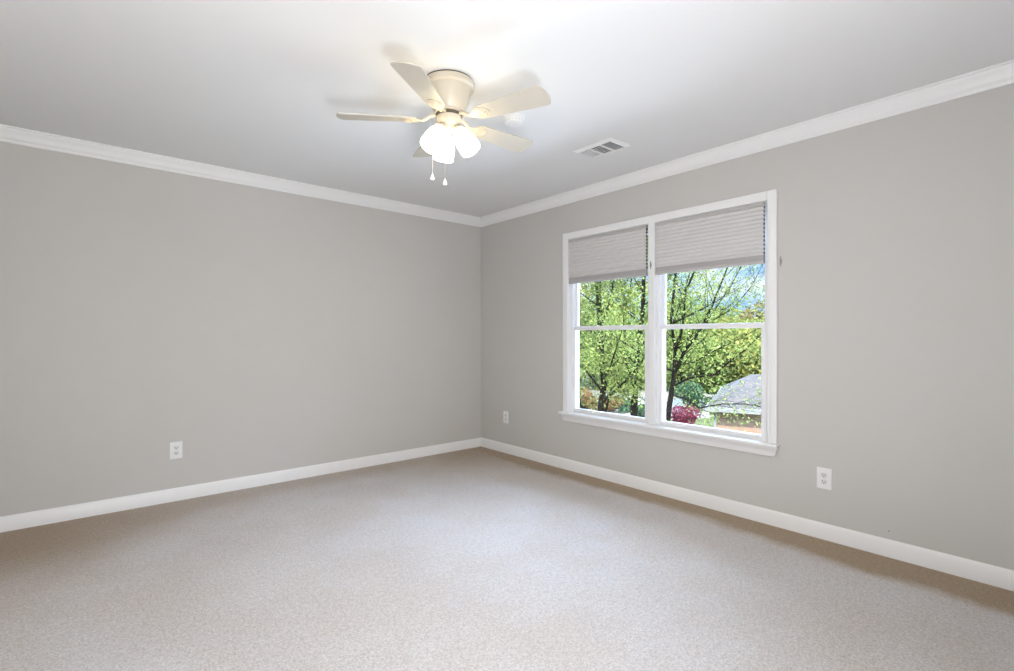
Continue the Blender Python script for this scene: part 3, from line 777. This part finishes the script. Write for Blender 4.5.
# garden shrubs
da = 31.0
bushy('azalea_bush', cp((686 - 507) / 502 * da, da, GZ), 1.75, 1.25, 2600, .07, M['azalea'], 'deep pink flowering bush left of the brick house', 'bush', seed=4)
dg = 38.5
bushy('garden_shrub', cp((690 - 507) / 502 * dg, dg, GZ), 1.8, 2.3, 2400, .10, M['leafdark'], 'tall dark green shrub standing behind the pink bush', 'bush', seed=6)
bushy('garden_shrub', cp((584 - 507) / 502 * 36, 36, GZ), 2.6, 2.0, 1800, .13, M['leafrust'], 'rusty brown shrub at the lower left of the left window', 'bush', seed=8)
bushy('garden_shrub', cp((611 - 507) / 502 * 38, 38, GZ), 2.2, 1.1, 1200, .12, M['leafrust'], 'low rusty shrub between the two trunks in the left window', 'bush', seed=12)
bushy('garden_shrub', cp((641 - 507) / 502 * 35, 35, GZ), 1.1, .9, 900, .10, M['leafdark'], 'small dark shrub right of the forked tree trunk', 'bush', seed=13)
bushy('garden_shrub', cp((625 - 507) / 502 * 37, 37, GZ), 1.0, .9, 900, .10, M['leafdark'], 'small dark shrub left of the forked tree trunk', 'bush', seed=15)

# distant trees
far = [(560, 52, 9, 9.0, 'leaf'), (592, 60, 10, 10.5, 'leaf3'), (622, 54, 8, 8.0, 'leaf2'), (650, 62, 10, 11.5, 'leaf'), (680, 52, 8, 8.2, 'leaf'),
       (704, 60, 9, 8.6, 'leaf3'), (728, 50, 8, 7.2, 'leaf3'), (752, 58, 10, 9.2, 'leafrust'), (778, 52, 9, 9.2, 'leaf3'), (805, 60, 10, 10.0, 'leaf'),
       (716, 40, 6, 5.2, 'leaf'), (745, 38, 6, 6.2, 'leaf3'), (770, 40, 6, 6.4, 'leaf3')]
desc = {'leaf': 'bright green', 'leaf2': 'pale green', 'leaf3': 'olive', 'leafrust': 'rusty olive'}
for i, (px, d, w_, h_, mk) in enumerate(far):
    bushy('distant_tree', cp((px - 507) / 502 * d, d, GZ), w_, h_, 5200, .26, M[mk], 'distant %s bushy tree in the tree line beyond the gardens' % desc[mk], 'tree', group='%s trees of the far tree line' % desc[mk], seed=30 + i, z0=1.0, lobes=12)

# neighbouring brick house: local axes x = photo right, y = away
H = empty('brick_house', cp(8.35, 20, GZ), YAW - math.radians(27)); tag(H, 'single storey tan brick house with grey shingle hip roof beyond the right window', 'house')
ez = -1.72 - GZ; rz_ = -.58 - GZ; Wd, Dp = 12.0, 9.0
link('brick_wall', box(bmesh.new(), 0, Wd, 0, Dp, 0, ez), M['brick'], H)
def hip(x0, x1, y0, y1, z0, z1, rx0, rx1):
    bm = bmesh.new(); ym = (y0 + y1) / 2; th = .12
    lo = [bm.verts.new(v) for v in ((x0, y0, z0), (x1, y0, z0), (x1, y1, z0), (x0, y1, z0))]
    up_ = [bm.verts.new((v.co.x, v.co.y, z0 + th)) for v in lo]
    a = bm.verts.new((rx0, ym, z1)); b = bm.verts.new((rx1, ym, z1))
    bm.faces.new(lo)
    for i in range(4): bm.faces.new((lo[i], lo[(i + 1) % 4], up_[(i + 1) % 4], up_[i]))
    bm.faces.new((up_[0], up_[1], b, a)); bm.faces.new((up_[1], up_[2], b)); bm.faces.new((up_[2], up_[3], a, b)); bm.faces.new((up_[3], up_[0], a))
    return bm
o = link('roof', hip(-.35, Wd + .35, -.35, Dp + .35, ez, rz_, 1.2, Wd - 3.5), M['shingle'], H)
bm = bmesh.new(); box(bm, -.38, Wd + .38, -.38, -.352, ez - .06, ez + .12); box(bm, -.38, -.352, -.352, Dp + .38, ez - .06, ez + .12); box(bm, -.352, Wd + .352, -.352, 0, ez - .05, ez - .001)
link('eave_fascia', bm, M['sidingwhite'], H)
link('downspout', box(bmesh.new(), -.10, -.02, -.10, -.02, 0, ez - .06, .01), M['sidingwhite'], H)
fr = link('window_frame', box(bmesh.new(), 4.0, 5.2, -.04, .02, .9, 2.2, .01), M['sidingwhite'], H)
link('glass_pane', box(bmesh.new(), 4.08, 5.12, -.05, -.041, .98, 2.12), M['dark'], fr)
